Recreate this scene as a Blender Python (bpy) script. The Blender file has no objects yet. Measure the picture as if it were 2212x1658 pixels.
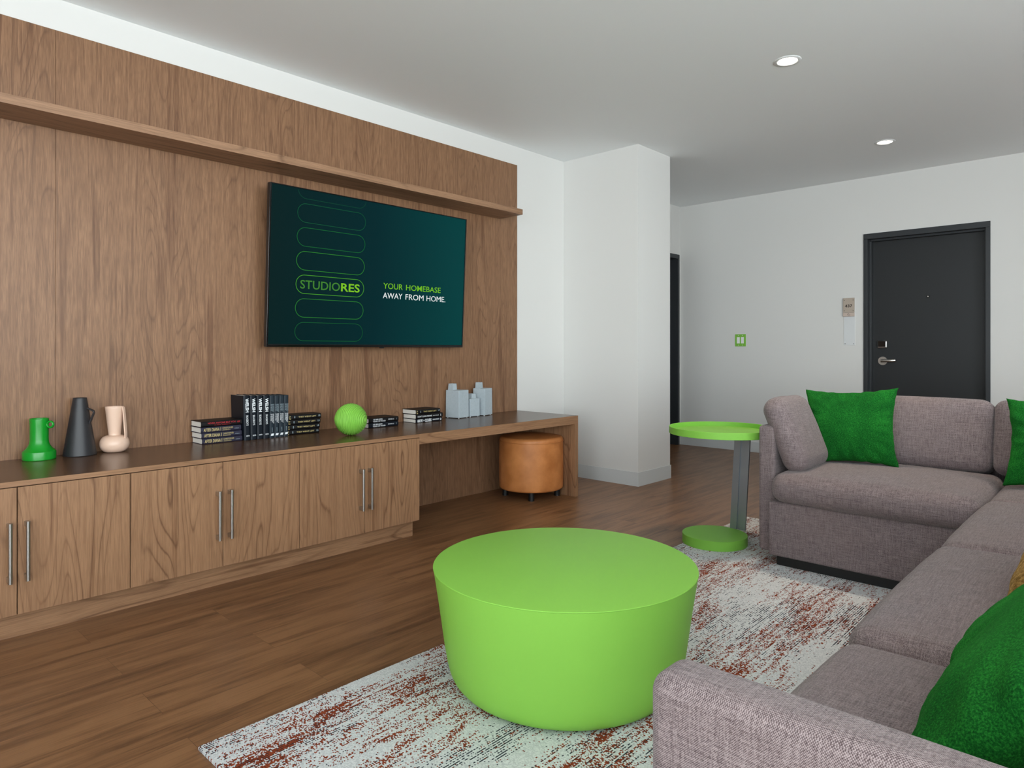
import bpy, bmesh, math, random
from mathutils import Vector, Matrix, noise
random.seed(7)
PI = math.pi
scene = bpy.context.scene
COL = scene.collection

# ------------------------------------------------------------------ camera
H = 1.10
FPX = 1459.0
YAW = math.atan2(2472 - 1106, 1459.0)
cd = bpy.data.cameras.new('camera'); cam = bpy.data.objects.new('camera', cd); COL.objects.link(cam)
cam.location = (0, 0, H)
cam.rotation_euler = (PI / 2, 0, YAW - PI / 2)
cd.sensor_fit = 'HORIZONTAL'; cd.sensor_width = 36.0; cd.lens = 36.0 * FPX / 2212
cd.shift_y = -(829 - 753.8) / 2212
cd.clip_start = 0.02; cd.clip_end = 200
scene.camera = cam

# ------------------------------------------------------------------ daylight
world = bpy.data.worlds.new('sky'); scene.world = world; world.use_nodes = True
wn = world.node_tree.nodes; wl = world.node_tree.links
bg = wn['Background']; bg.inputs['Color'].default_value = (0.92, 0.97, 1.0, 1); bg.inputs['Strength'].default_value = 1.0
# sky above, glow added below the horizon to lift the ceiling
_tc = wn.new('ShaderNodeTexCoord'); _sp = wn.new('ShaderNodeSeparateXYZ'); _rp = wn.new('ShaderNodeValToRGB')
_ml = wn.new('ShaderNodeMapRange'); _ml.inputs['From Min'].default_value = -1; _ml.inputs['From Max'].default_value = 1
wl.new(_tc.outputs['Generated'], _sp.inputs[0]); wl.new(_sp.outputs[2], _ml.inputs['Value']); wl.new(_ml.outputs[0], _rp.inputs[0])
# (position from straight down 0 to zenith 1, strength, tint)
_stops = [(0.0, 6.6, (.96, 1.0, 1.03)), (0.46, 7.4, (.96, 1.0, 1.03)), (0.52, 8.6, (.96, 1.0, 1.02)), (0.62, 4.4, (.88, .96, 1.04)), (0.80, 1.3, (.82, .93, 1.06)), (1.0, .9, (.8, .92, 1.08))]
while len(_rp.color_ramp.elements) < len(_stops): _rp.color_ramp.elements.new(.5)
for _e, (_p, _k, _c) in zip(_rp.color_ramp.elements, _stops):
    _e.position = _p; _e.color = (_c[0] * _k, _c[1] * _k, _c[2] * _k, 1)
wl.new(_rp.outputs[0], bg.inputs['Color'])
# room limits
CEIL = 2.743; XF = 7.042; YL = 3.724; YH = 3.922; XB = -2.6; YR = -2.9
# window openings: back wall (x = XB) and right wall (y = YR)
WIN_BACK = [(-2.75, -0.95, 0.35, 2.45), (-0.75, 0.75, 0.35, 2.45)]
WIN_RIGHT = [(-2.3, -0.1, 0.6, 2.62), (0.2, 2.9, 0.6, 2.62)]
def portal(name, loc, rot, sx, sy):
    l = bpy.data.lights.new(name, 'AREA'); l.shape = 'RECTANGLE'; l.size = sx; l.size_y = sy
    l.cycles.is_portal = True
    o = bpy.data.objects.new(name, l); COL.objects.link(o); o.location = loc; o.rotation_euler = rot
for (a, b, z0, z1) in WIN_BACK:
    portal('window_daylight', (XB - 0.12, (a + b) / 2, (z0 + z1) / 2), (0, -PI / 2, 0), z1 - z0, b - a)
for (a, b, z0, z1) in WIN_RIGHT:
    portal('window_daylight', ((a + b) / 2, YR - 0.12, (z0 + z1) / 2), (PI / 2, 0, 0), b - a, z1 - z0)
vs = scene.view_settings
scene.display_settings.display_device = 'sRGB'
vs.view_transform = 'Standard'; vs.look = 'None'; vs.gamma = 1.0; vs.use_curve_mapping = False
vs.exposure = 0.96
LENS_EMISSION = 6.0; DOWNLIGHT_W = 44.0

# ------------------------------------------------------------------ node helpers
def lin(c):
    return c / 12.92 if c <= 0.04045 else ((c + 0.055) / 1.055) ** 2.4
def rgb(r, g, b):
    return (lin(r / 255), lin(g / 255), lin(b / 255), 1)
class NT:
    def __init__(s, name):
        m = bpy.data.materials.new(name); m.use_nodes = True; s.m = m
        s.t = m.node_tree; s.n = s.t.nodes; s.b = s.n['Principled BSDF']
    def new(s, typ, **kw):
        n = s.n.new(typ)
        for k, v in kw.items():
            if k.startswith('i_'):
                k = k[2:]
                k = int(k) if k.isdigit() else k.replace('_', ' ')
                n.inputs[k].default_value = v
            else:
                setattr(n, k, v)
        return n
    def link(s, a, b):
        s.t.links.new(a, b)
    def math(s, op, a, b=None, c=None, clamp=False):
        n = s.n.new('ShaderNodeMath'); n.operation = op; n.use_clamp = clamp
        for i, v in enumerate((a, b, c)):
            if v is None: continue
            if isinstance(v, (int, float)): n.inputs[i].default_value = v
            else: s.link(v, n.inputs[i])
        return n.outputs[0]
    def comb(s, x, y, z):
        n = s.n.new('ShaderNodeCombineXYZ')
        for i, v in enumerate((x, y, z)):
            if isinstance(v, (int, float)): n.inputs[i].default_value = v
            else: s.link(v, n.inputs[i])
        return n.outputs[0]
    def noise(s, vec, scale, detail=2, rough=.5, dist=0):
        n = s.new('ShaderNodeTexNoise'); n.inputs['Scale'].default_value = scale
        n.inputs['Detail'].default_value = detail; n.inputs['Roughness'].default_value = rough
        n.inputs['Distortion'].default_value = dist
        s.link(vec, n.inputs['Vector']); return n.outputs['Fac']
    def ramp(s, fac, stops, interp='LINEAR'):
        n = s.new('ShaderNodeValToRGB'); cr = n.color_ramp; cr.interpolation = interp
        while len(cr.elements) < len(stops): cr.elements.new(0.5)
        for e, (p, c) in zip(cr.elements, stops):
            e.position = p; e.color = c if len(c) == 4 else (*c, 1)
        s.link(fac, n.inputs[0]); return n.outputs[0]
    def mix(s, fac, a, b, mode='MIX'):
        n = s.new('ShaderNodeMix'); n.data_type = 'RGBA'; n.blend_type = mode
        if isinstance(fac, (int, float)): n.inputs[0].default_value = fac
        else: s.link(fac, n.inputs[0])
        for i, v in ((6, a), (7, b)):
            if isinstance(v, tuple): n.inputs[i].default_value = v
            else: s.link(v, n.inputs[i])
        return n.outputs[2]
    def coord(s, kind='Object'):
        return s.new('ShaderNodeTexCoord').outputs[kind]
    def xyz(s, v):
        n = s.new('ShaderNodeSeparateXYZ'); s.link(v, n.inputs[0]); return n.outputs
    def bump(s, h, strength=.2, dist=.001):
        n = s.new('ShaderNodeBump'); n.inputs['Strength'].default_value = strength
        n.inputs['Distance'].default_value = dist
        s.link(h, n.inputs['Height']); s.link(n.outputs[0], s.b.inputs['Normal'])

def plain(name, col, rough=.5, metal=0, spec=.5, emit=None, estr=0, noise_amt=0, coat=0):
    t = NT(name); b = t.b
    b.inputs['Base Color'].default_value = col; b.inputs['Roughness'].default_value = rough
    b.inputs['Metallic'].default_value = metal; b.inputs['Specular IOR Level'].default_value = spec
    if coat: b.inputs['Coat Weight'].default_value = coat; b.inputs['Coat Roughness'].default_value = .15
    if emit: b.inputs['Emission Color'].default_value = emit; b.inputs['Emission Strength'].default_value = estr
    if noise_amt:
        v = t.coord(); f = t.noise(v, 40, 4)
        k = t.ramp(f, [(.3, tuple(c * (1 - noise_amt) for c in col[:3])), (.7, tuple(min(1, c * (1 + noise_amt)) for c in col[:3]))])
        t.link(k, b.inputs['Base Color'])
    return t.m

def wood(name, axis, light, mid, dark, rough=.45, ringk=20., seed=0., rnd=True, fine=.5, spec=.35, rings=1.):
    """walnut laminate: grain along `axis` (0 x, 1 y, 2 z) with cathedral figures"""
    t = NT(name); c = t.coord('Object'); s = t.xyz(c)
    off = t.new('ShaderNodeObjectInfo').outputs['Random'] if rnd else None
    along = s[axis]
    if axis == 2: u, w = s[0], s[1]
    elif axis == 0: u, w = s[1], s[2]
    else: u, w = s[0], s[2]
    cross = t.math('ADD', u, t.math('MULTIPLY', w, 1.0))
    if rnd:
        cross = t.math('ADD', cross, t.math('MULTIPLY', off, 37.))
    cross = t.math('ADD', cross, seed)
    # big cathedral field
    v1 = t.comb(t.math('MULTIPLY', cross, 1.0), t.math('MULTIPLY', along, .13), 0.)
    n1 = t.noise(v1, 6.5, 1.2, .4, .15)
    ring = t.math('FRACT', t.math('ADD', t.math('MULTIPLY', n1, ringk), t.math('MULTIPLY', t.noise(t.comb(t.math('MULTIPLY', cross, 60.), t.math('MULTIPLY', along, 2.5), 0.), 1., 2), .22)))
    rl = t.ramp(ring, [(0., (1, 1, 1)), (.10, (.25, .25, .25)), (.45, (0, 0, 0)), (.88, (.1, .1, .1)), (1., (1, 1, 1))])
    # wide tone bands
    t.mid2 = tuple((a * .45 + b_ * .55) for a, b_ in zip(mid, light))
    n2 = t.noise(t.comb(cross, t.math('MULTIPLY', along, .05), 3.), 8., 4, .65)
    n3 = t.noise(t.comb(cross, t.math('MULTIPLY', along, .02), 7.), 65., 3, .6)
    n4 = t.noise(t.comb(cross, t.math('MULTIPLY', along, .03), 9.), 420., 2, .6)
    tone = t.math('ADD', t.math('MULTIPLY', n2, .72), t.math('MULTIPLY', n3, .28))
    base = t.ramp(tone, [(.38, mid), (.46, light), (.51, t.mid2), (.56, light), (.64, mid)])
    mask = t.ramp(t.noise(t.comb(cross, t.math('MULTIPLY', along, .10), 11.), 5., 1), [(.40, (.15, .15, .15)), (.60, (.75, .75, .75))])
    k = t.mix(t.math('MULTIPLY', t.math('MULTIPLY', rl, mask), rings), base, dark)
    fn = t.ramp(n4, [(.40, (0, 0, 0)), (.62, (1, 1, 1))])
    k = t.mix(t.math('MULTIPLY', fn, fine * .55), k, dark)
    k = t.mix(t.math('MULTIPLY', t.ramp(n3, [(.53, (0, 0, 0)), (.70, (1, 1, 1))]), .35), k, dark)
    t.link(k, t.b.inputs['Base Color'])
    t.b.inputs['Roughness'].default_value = rough
    t.b.inputs['Specular IOR Level'].default_value = spec
    t.bump(n4, .12, .0004)
    return t.m

WL, WM, WD = rgb(162, 123, 91), rgb(134, 97, 69), rgb(88, 58, 38)
M_PANEL = wood('walnut_panel', 2, rgb(148, 111, 82), rgb(114, 80, 56), rgb(76, 50, 34), .45, 17., 4.3, rnd=False, rings=.62, fine=.75)
M_DOORW = wood('walnut_door', 2, WL, WM, WD, .42, 15., 1.1)
M_EDGE = wood('walnut_edge', 0, WL, WM, WD, .42, 9., 2.2)
M_TOP_SHADED = wood('walnut_top_shaded', 0, rgb(104, 75, 53), rgb(86, 61, 43), rgb(60, 41, 29), .25, 7., 5.2, spec=.38)  # same walnut as the edges, darkened to paint in the top's shade
M_SHELF = wood('walnut_shelf', 0, rgb(160, 124, 96), rgb(135, 101, 76), rgb(85, 60, 42), .42, 8., 8.2)

def wall_paint(name, col):
    t = NT(name); f = t.noise(t.coord(), 260., 3)
    t.b.inputs['Base Color'].default_value = col; t.b.inputs['Roughness'].default_value = .6
    t.b.inputs['Specular IOR Level'].default_value = .25
    t.bump(f, .08, .0008); return t.m
M_WALL = wall_paint('white_wall_paint', rgb(217, 216, 213))
M_CEIL = wall_paint('ceiling_paint', rgb(243, 246, 247))
M_BASE = plain('vinyl_baseboard', rgb(205, 208, 208), .4)

def floor_mat():
    t = NT('wood_plank_floor'); c = t.coord('Object'); s = t.xyz(c)
    br = t.new('ShaderNodeTexBrick'); br.offset = .37; br.offset_frequency = 2; br.squash = 1
    t.link(c, br.inputs['Vector'])
    br.inputs['Scale'].default_value = 1; br.inputs['Brick Width'].default_value = 1.22; br.inputs['Row Height'].default_value = .18
    br.inputs['Mortar Size'].default_value = .0007; br.inputs['Mortar Smooth'].default_value = 0; br.inputs['Bias'].default_value = 0
    br.inputs['Color1'].default_value = (0, 0, 0, 1); br.inputs['Color2'].default_value = (1, 1, 1, 1); br.inputs['Mortar'].default_value = (.5, .5, .5, 1)
    rv = t.xyz(br.outputs['Color'])[0]
    y2 = t.math('ADD', s[1], t.math('MULTIPLY', rv, 5.3))
    n1 = t.noise(t.comb(t.math('MULTIPLY', s[0], .55), t.math('MULTIPLY', y2, 5.5), rv), 3.4, 4, .55, .35)
    n2 = t.noise(t.comb(t.math('MULTIPLY', s[0], 2.), t.math('MULTIPLY', y2, 60.), 0.), 2.2, 4, .6)
    n3 = t.noise(t.comb(t.math('MULTIPLY', s[0], 14.), t.math('MULTIPLY', y2, 260.), 0.), 1.5, 2, .6)
    f = t.math('ADD', t.math('MULTIPLY', n1, .66), t.math('MULTIPLY', n2, .34))
    base = t.ramp(f, [(.34, rgb(84, 56, 35)), (.46, rgb(116, 80, 52)), (.58, rgb(140, 100, 67)), (.70, rgb(120, 85, 57))])
    k = t.mix(t.math('MULTIPLY', rv, .10), base, rgb(92, 60, 38))
    k = t.mix(t.math('MULTIPLY', t.ramp(n3, [(.5, (0, 0, 0)), (.7, (1, 1, 1))]), .25), k, rgb(150, 112, 78))
    k = t.mix(t.math('MULTIPLY', br.outputs['Fac'], .55), k, rgb(58, 38, 26))
    t.link(k, t.b.inputs['Base Color'])
    t.b.inputs['Roughness'].default_value = .36; t.b.inputs['Specular IOR Level'].default_value = .42
    t.bump(n3, .1, .0006)
    return t.m
M_FLOOR = floor_mat()

def rug_mat():
    t = NT('abstract_rug'); c = t.coord('Object'); s = t.xyz(c)
    px, py = .0034, .0042
    gx = t.math('FLOOR', t.math('DIVIDE', s[0], px)); gy = t.math('FLOOR', t.math('DIVIDE', s[1], py))
    sx = t.math('MULTIPLY', gx, px); sy = t.math('MULTIPLY', gy, py)
    def wnoise(a, b, z):
        w = t.new('ShaderNodeTexWhiteNoise'); t.link(t.comb(a, b, z), w.inputs['Vector']); return w.outputs['Value']
    h1 = wnoise(gx, gy, 1.); h2 = wnoise(gx, gy, 2.)
    row = wnoise(gy, 0., 3.)
    # run noise: long in x, independent per row
    run = t.noise(t.comb(t.math('MULTIPLY', sx, 7.), t.math('MULTIPLY', t.math('FLOOR', t.math('MULTIPLY', gy, .5)), 7.13), 0.), 1., 3, .6)
    run2 = t.noise(t.comb(t.math('MULTIPLY', sx, 11.), t.math('MULTIPLY', gy, 5.71), 40.), 1., 3, .7)
    clump = t.noise(t.comb(t.math('MULTIPLY', sx, 1.5), t.math('MULTIPLY', sy, 4.2), 5.), 1., 5, .66, .3)
    clump2 = t.noise(t.comb(t.math('MULTIPLY', sx, 1.9), t.math('MULTIPLY', sy, 4.0), 15.), 1., 4, .6, .4)
    spk = t.noise(t.comb(t.math('MULTIPLY', sx, 55.), t.math('MULTIPLY', sy, 70.), 5.), 1., 3, .7)
    # rust: clump + run + speckle
    r = t.math('ADD', t.math('ADD', t.math('MULTIPLY', clump, 1.3), t.math('MULTIPLY', run, 1.0)), t.math('MULTIPLY', spk, .40))
    r = t.math('ADD', r, t.math('MULTIPLY', h1, .36))
    rust = t.math('GREATER_THAN', r, 1.662)
    alt = t.math('LESS_THAN', t.math('FRACT', t.math('MULTIPLY', gy, .5)), .25)
    nv = t.math('ADD', t.math('ADD', t.math('MULTIPLY', clump2, 1.0), t.math('MULTIPLY', run2, .95)), t.math('MULTIPLY', h2, .26))
    nv = t.math('ADD', nv, t.math('MULTIPLY', spk, .2))
    navy = t.math('MULTIPLY', t.math('GREATER_THAN', nv, 1.325), alt)
    fib = t.noise(c, 900., 2)
    grey = t.ramp(t.math('ADD', t.math('MULTIPLY', h2, .35), t.math('MULTIPLY', fib, .65)), [(.25, rgb(184, 186, 188)), (.7, rgb(226, 227, 226))])
    dark = t.mix(h1, rgb(38, 42, 52), rgb(80, 84, 92))
    rc = t.mix(h2, rgb(112, 48, 30), rgb(150, 72, 42))
    k = t.mix(navy, grey, dark); k = t.mix(rust, k, rc)
    k = t.mix(t.math('MULTIPLY', t.math('MULTIPLY', rust, navy), 1.), k, rgb(72, 44, 40))
    t.link(k, t.b.inputs['Base Color'])
    t.b.inputs['Roughness'].default_value = .95; t.b.inputs['Specular IOR Level'].default_value = .1
    t.bump(t.math('ADD', fib, t.math('MULTIPLY', t.math('SINE', t.math('MULTIPLY', s[1], 2 * PI / py)), .25)), .5, .002)
    return t.m
M_RUG = rug_mat()

def tweed():
    t = NT('mauve_tweed'); uv = t.coord('UV'); s = t.xyz(uv); c = t.coord('Object')
    k = 2 * PI / .0027
    wob = t.math('MULTIPLY', t.noise(uv, 90., 2), 1.6)
    a = t.math('SINE', t.math('ADD', t.math('MULTIPLY', s[0], k), wob)); b = t.math('SINE', t.math('ADD', t.math('MULTIPLY', s[1], k), wob))
    weave = t.math('ADD', t.math('MULTIPLY', t.math('MULTIPLY', a, b), .5), .5)
    ny = t.noise(t.comb(t.math('MULTIPLY', s[0], 30.), t.math('MULTIPLY', s[1], 420.), 0.), 1., 2)
    nx = t.noise(t.comb(t.math('MULTIPLY', s[0], 420.), t.math('MULTIPLY', s[1], 30.), 3.), 1., 2)
    sl = t.noise(uv, 330., 3, .7)
    my = t.noise(t.comb(t.math('MULTIPLY', s[0], 14.), t.math('MULTIPLY', s[1], 190.), 5.), 1., 3, .6)
    mx = t.noise(t.comb(t.math('MULTIPLY', s[0], 190.), t.math('MULTIPLY', s[1], 14.), 8.), 1., 3, .6)
    f = t.math('ADD', t.math('ADD', t.math('MULTIPLY', weave, .20), t.math('MULTIPLY', sl, .36)), t.math('MULTIPLY', t.math('ADD', nx, ny), .12))
    f = t.math('ADD', f, t.math('MULTIPLY', t.math('ADD', mx, my), .14))
    col = t.ramp(f, [(.38, rgb(48, 38, 42)), (.50, rgb(93, 80, 82)), (.60, rgb(154, 140, 139))])
    big = t.noise(c, 3., 2)
    col = t.mix(t.math('MULTIPLY', t.ramp(big, [(.4, (0, 0, 0)), (.7, (1, 1, 1))]), .25), col, rgb(132, 112, 106))
    t.link(col, t.b.inputs['Base Color'])
    t.b.inputs['Roughness'].default_value = .9; t.b.inputs['Specular IOR Level'].default_value = .15
    t.b.inputs['Sheen Weight'].default_value = .18; t.b.inputs['Sheen Roughness'].default_value = .4
    t.bump(t.math('ADD', weave, sl), .55, .0012)
    return t.m
M_TWEED = tweed()

def felt(name, c1, c2, c3, scale=160., bump=.5, sheen=.5):
    t = NT(name); c = t.coord(); f = t.noise(c, scale, 4, .65); g = t.noise(c, 8., 2)
    m = t.math('ADD', t.math('MULTIPLY', f, .75), t.math('MULTIPLY', g, .25))
    t.link(t.ramp(m, [(.36, c1), (.5, c2), (.64, c3)]), t.b.inputs['Base Color'])
    t.b.inputs['Roughness'].default_value = .95; t.b.inputs['Specular IOR Level'].default_value = .1
    t.b.inputs['Sheen Weight'].default_value = sheen; t.b.inputs['Sheen Tint'].default_value = c3
    t.bump(f, bump, .002); return t.m
M_GFELT = felt('green_felt', rgb(8, 54, 18), rgb(18, 86, 28), rgb(38, 124, 42), 300.)
M_BROWN = felt('tan_boucle', rgb(92, 68, 30), rgb(140, 108, 58), rgb(182, 148, 94), 110., 1., .3)

M_LIME = plain('lime_lacquer', rgb(137, 196, 78), .5, 0, .2)
M_LIME2 = plain('lime_powder_coat', rgb(128, 188, 74), .5, 0, .22)
M_STEEL = plain('brushed_steel', rgb(188, 186, 182), .28, 1)
M_DSTEEL = plain('gunmetal', rgb(150, 156, 164), .42, .75)
M_BLACK = plain('black_wood', rgb(14, 14, 16), .5)
M_DOORG = plain('charcoal_door_paint', rgb(42, 44, 46), .42, 0, .3)
M_FRAMEG = plain('charcoal_frame_paint', rgb(50, 53, 56), .38, 0, .35)
M_LEATHER = None
def leather():
    t = NT('tan_leather'); c = t.coord(); f = t.noise(c, 9., 4); g = t.noise(c, 260., 3)
    t.link(t.ramp(f, [(.3, rgb(172, 104, 52)), (.7, rgb(206, 134, 76))]), t.b.inputs['Base Color'])
    t.b.inputs['Roughness'].default_value = .45; t.b.inputs['Specular IOR Level'].default_value = .4
    t.bump(g, .15, .0008); return t.m
M_LEATHER = leather()
M_GREENV = plain('green_glaze', rgb(10, 140, 34), .3, 0, .5)
M_BLACKV = plain('black_ceramic', rgb(36, 35, 38), .45, 0, .5)
M_PINKV = plain('blush_ceramic', rgb(226, 192, 170), .32, 0, .5)
M_INSIDE = plain('vase_interior', rgb(60, 44, 38), .8)
def concrete():
    t = NT('grey_concrete'); c = t.coord(); f = t.noise(c, 60., 5, .7); g = t.noise(c, 500., 2)
    k = t.ramp(t.math('ADD', t.math('MULTIPLY', f, .4), t.math('MULTIPLY', g, .6)), [(.30, rgb(158, 169, 174)), (.68, rgb(182, 192, 198))])
    t.link(k, t.b.inputs['Base Color']); t.b.inputs['Roughness'].default_value = .85
    t.bump(g, .4, .001); return t.m
M_CONC = concrete()
M_PAGES = None
def pages():
    t = NT('book_pages'); s = t.xyz(t.coord()); f = t.noise(t.comb(0., 0., s[2]), 1500., 2)
    t.link(t.ramp(f, [(.3, rgb(214, 210, 200)), (.7, rgb(238, 235, 228))]), t.b.inputs['Base Color'])
    t.b.inputs['Roughness'].default_value = .9; return t.m
M_PAGES = pages()
M_BK_BLACK = plain('black_cover', rgb(14, 12, 13), .5, 0, .25)
M_BK_NAVY = plain('navy_cover', rgb(42, 41, 58), .45, 0, .3)
M_BK_INK = plain('ink_cover', rgb(15, 21, 30), .45, 0, .25)
M_BK_SLATE = plain('slate_cover', rgb(32, 42, 50), .5, 0, .25)
M_TX_WHITE = plain('white_print', rgb(225, 228, 230), .6)
M_TX_GREY = plain('grey_print', rgb(150, 165, 172), .6)
M_TX_GOLD = plain('gold_print', rgb(196, 176, 116), .5)
M_TX_RED = plain('red_print', rgb(190, 34, 44), .6)
M_TX_DARK = plain('engraved_dark', rgb(60, 50, 44), .7)
M_TAUPE = plain('taupe_plastic', rgb(178, 164, 150), .4)
M_TAUPE2 = plain('pale_taupe', rgb(196, 178, 166), .4)
M_WHITEPL = plain('white_plastic', rgb(236, 236, 236), .35)
M_ACRYL = NT('frosted_acrylic'); M_ACRYL.b.inputs['Base Color'].default_value = rgb(218, 220, 221)
M_ACRYL.b.inputs['Roughness'].default_value = .12; M_ACRYL.b.inputs['Specular IOR Level'].default_value = .5
M_ACRYL = M_ACRYL.m
M_SCREW = plain('dark_screw', rgb(60, 60, 60), .4, .8)
M_TVFRAME = plain('tv_bezel', rgb(12, 12, 14), .3, 0, .5)
M_GLOSSBLK = plain('gloss_black', rgb(6, 6, 7), .12)
M_LENS = plain('lit_lens', rgb(255, 244, 222), .5, 0, .3, (1, .90, .74, 1), LENS_EMISSION)
M_WHITETRIM = plain('white_trim', rgb(228, 230, 230), .45)
M_SEAM = plain('seam_thread', rgb(96, 82, 84), .9)
def glass():
    t = NT('window_glass')
    t.n.remove(t.b); g = t.new('ShaderNodeBsdfTransparent'); g.inputs[0].default_value = (.96, .98, .98, 1)
    gl = t.new('ShaderNodeBsdfGlossy'); gl.inputs['Roughness'].default_value = .02
    mx = t.new('ShaderNodeMixShader'); mx.inputs[0].default_value = .05
    t.link(g.outputs[0], mx.inputs[1]); t.link(gl.outputs[0], mx.inputs[2])
    t.link(mx.outputs[0], t.n['Material Output'].inputs[0]); return t.m
M_GLASS = glass()
def screen_mat():
    t = NT('tv_picture'); s = t.xyz(t.coord())
    g = t.noise(t.comb(t.math('MULTIPLY', s[0], .9), t.math('MULTIPLY', s[2], .8), 0.), 1., 1)
    f = t.math('ADD', t.math('MULTIPLY', s[0], .62), t.math('MULTIPLY', g, .12))
    k = t.ramp(f, [(.05, rgb(0, 30, 30)), (.5, rgb(0, 40, 44)), (.95, rgb(0, 62, 62))])
    t.b.inputs['Base Color'].default_value = rgb(4, 6, 7); t.b.inputs['Roughness'].default_value = .35
    t.b.inputs['Specular IOR Level'].default_value = .06
    t.link(k, t.b.inputs['Emission Color']); t.b.inputs['Emission Strength'].default_value = .5
    return t.m
M_SCREEN = screen_mat()
def glow(name, c, s=.5):
    return plain(name, rgb(4, 5, 5), .5, 0, .1, c, s)
M_GL_PILL = [glow('pill_glow', rgb(*c), .5) for c in [(0, 62, 44), (6, 78, 48), (14, 96, 44), (40, 124, 40), (66, 150, 38), (36, 118, 42), (10, 84, 42)]]
M_GL_STUDIO = glow('studio_glow', rgb(62, 128, 44)); M_GL_RES = glow('res_glow', rgb(122, 194, 32))
M_GL_HOME = glow('homebase_glow', rgb(112, 186, 30)); M_GL_WHITE = glow('white_glow', rgb(235, 240, 240))

# ------------------------------------------------------------------ object helpers
def setp(o, label=None, cat=None, group=None, kind=None):
    if label: o['label'] = label
    if cat: o['category'] = cat
    if group: o['group'] = group
    if kind: o['kind'] = kind
    return o
def thing(name, loc, label=None, cat=None, group=None, kind=None, rotz=0):
    o = bpy.data.objects.new(name, None); COL.objects.link(o); o.location = loc; o.rotation_euler = (0, 0, rotz)
    o.empty_display_size = .05
    return setp(o, label, cat, group, kind)
def uvbox(me):
    uvl = me.uv_layers.new(name='UVMap')
    for p in me.polygons:
        n = p.normal; a = max(range(3), key=lambda i: abs(n[i]))
        i, j = ((1, 2), (0, 2), (0, 1))[a]
        for li in p.loop_indices:
            co = me.vertices[me.loops[li].vertex_index].co
            uvl.data[li].uv = (co[i], co[j])
def obj(name, bm, mat, parent=None, smooth=False, uv=False, loc=None, angle=None):
    me = bpy.data.meshes.new(name)
    bmesh.ops.recalc_face_normals(bm, faces=bm.faces)
    bm.to_mesh(me); bm.free()
    mats = mat if isinstance(mat, (list, tuple)) else [mat]
    for m in mats: me.materials.append(m)
    if smooth:
        me.polygons.foreach_set('use_smooth', [True] * len(me.polygons))
        if angle: me.set_sharp_from_angle(angle=math.radians(angle))
    if uv: uvbox(me)
    o = bpy.data.objects.new(name, me); COL.objects.link(o)
    if parent: o.parent = parent
    if loc: o.location = loc
    return o
def box(bm, x0, x1, y0, y1, z0, z1, bev=0, seg=2, mi=0, M=None):
    r = bmesh.ops.create_cube(bm, size=1)
    vs_ = r['verts']
    for v in vs_:
        v.co = Vector(((x0 + x1) / 2 + v.co.x * (x1 - x0), (y0 + y1) / 2 + v.co.y * (y1 - y0), (z0 + z1) / 2 + v.co.z * (z1 - z0)))
    fs = list({f for v in vs_ for f in v.link_faces})
    for f in fs: f.material_index = mi
    if bev:
        es = list({e for v in vs_ for e in v.link_edges})
        rr = bmesh.ops.bevel(bm, geom=es, offset=bev, segments=seg, affect='EDGES', profile=.5)
        for f in rr['faces']: f.material_index = mi
        vs_ = list({v for f in fs + rr['faces'] if f.is_valid for v in f.verts})
    if M is not None:
        for v in vs_: v.co = M @ v.co
    return bm
def nb(): return bmesh.new()
def lathe(bm, prof, n=64, cx=0, cy=0, mi=0, cap=True):
    rings = []
    for (r, z) in prof:
        if r < 1e-6: rings.append([bm.verts.new((cx, cy, z))])
        else: rings.append([bm.verts.new((cx + r * math.cos(2 * PI * i / n), cy + r * math.sin(2 * PI * i / n), z)) for i in range(n)])
    for a, b in zip(rings, rings[1:]):
        for i in range(n):
            j = (i + 1) % n
            if len(a) == 1 and len(b) == 1: continue
            if len(a) == 1: f = bm.faces.new((a[0], b[i], b[j]))
            elif len(b) == 1: f = bm.faces.new((a[i], a[j], b[0]))
            else: f = bm.faces.new((a[i], a[j], b[j], b[i]))
            f.material_index = mi
    if cap:
        for r in (rings[0], rings[-1]):
            if len(r) > 2: bm.faces.new(r).material_index = mi
    return bm
def arc(cr, cz, r, a0, a1, n=6):
    return [(cr + r * math.cos(math.radians(a0 + (a1 - a0) * i / n)), cz + r * math.sin(math.radians(a0 + (a1 - a0) * i / n))) for i in range(n + 1)]
def cyl(bm, p0, p1, r, n=20, r1=None):
    p0, p1 = Vector(p0), Vector(p1); d = p1 - p0
    M = Matrix.Translation((p0 + p1) / 2) @ d.to_track_quat('Z', 'Y').to_matrix().to_4x4()
    bmesh.ops.create_cone(bm, cap_ends=True, segments=n, radius1=r, radius2=r if r1 is None else r1, depth=d.length, matrix=M)
    return bm
def tube(bm, pts, r, n=10, closed=False, ry=None):
    """round or oval bar swept along pts"""
    pts = [Vector(p) for p in pts]; rings = []; m = len(pts)
    up0 = None
    for i, p in enumerate(pts):
        if closed: t = pts[(i + 1) % m] - pts[i - 1]
        else: t = pts[min(i + 1, m - 1)] - pts[max(i - 1, 0)]
        t.normalize()
        if up0 is None:
            up0 = Vector((0, 0, 1)) if abs(t.z) < .9 else Vector((0, 1, 0))
        s = t.cross(up0).normalized(); u = s.cross(t).normalized(); up0 = u
        rings.append([bm.verts.new(p + s * r * math.cos(2 * PI * k / n) + u * (ry or r) * math.sin(2 * PI * k / n)) for k in range(n)])
    pairs = list(zip(rings, rings[1:])) + ([(rings[-1], rings[0])] if closed else [])
    for a, b in pairs:
        for k in range(n):
            bm.faces.new((a[k], a[(k + 1) % n], b[(k + 1) % n], b[k]))
    if not closed:
        bm.faces.new(rings[0]); bm.faces.new(rings[-1])
    return bm
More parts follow.
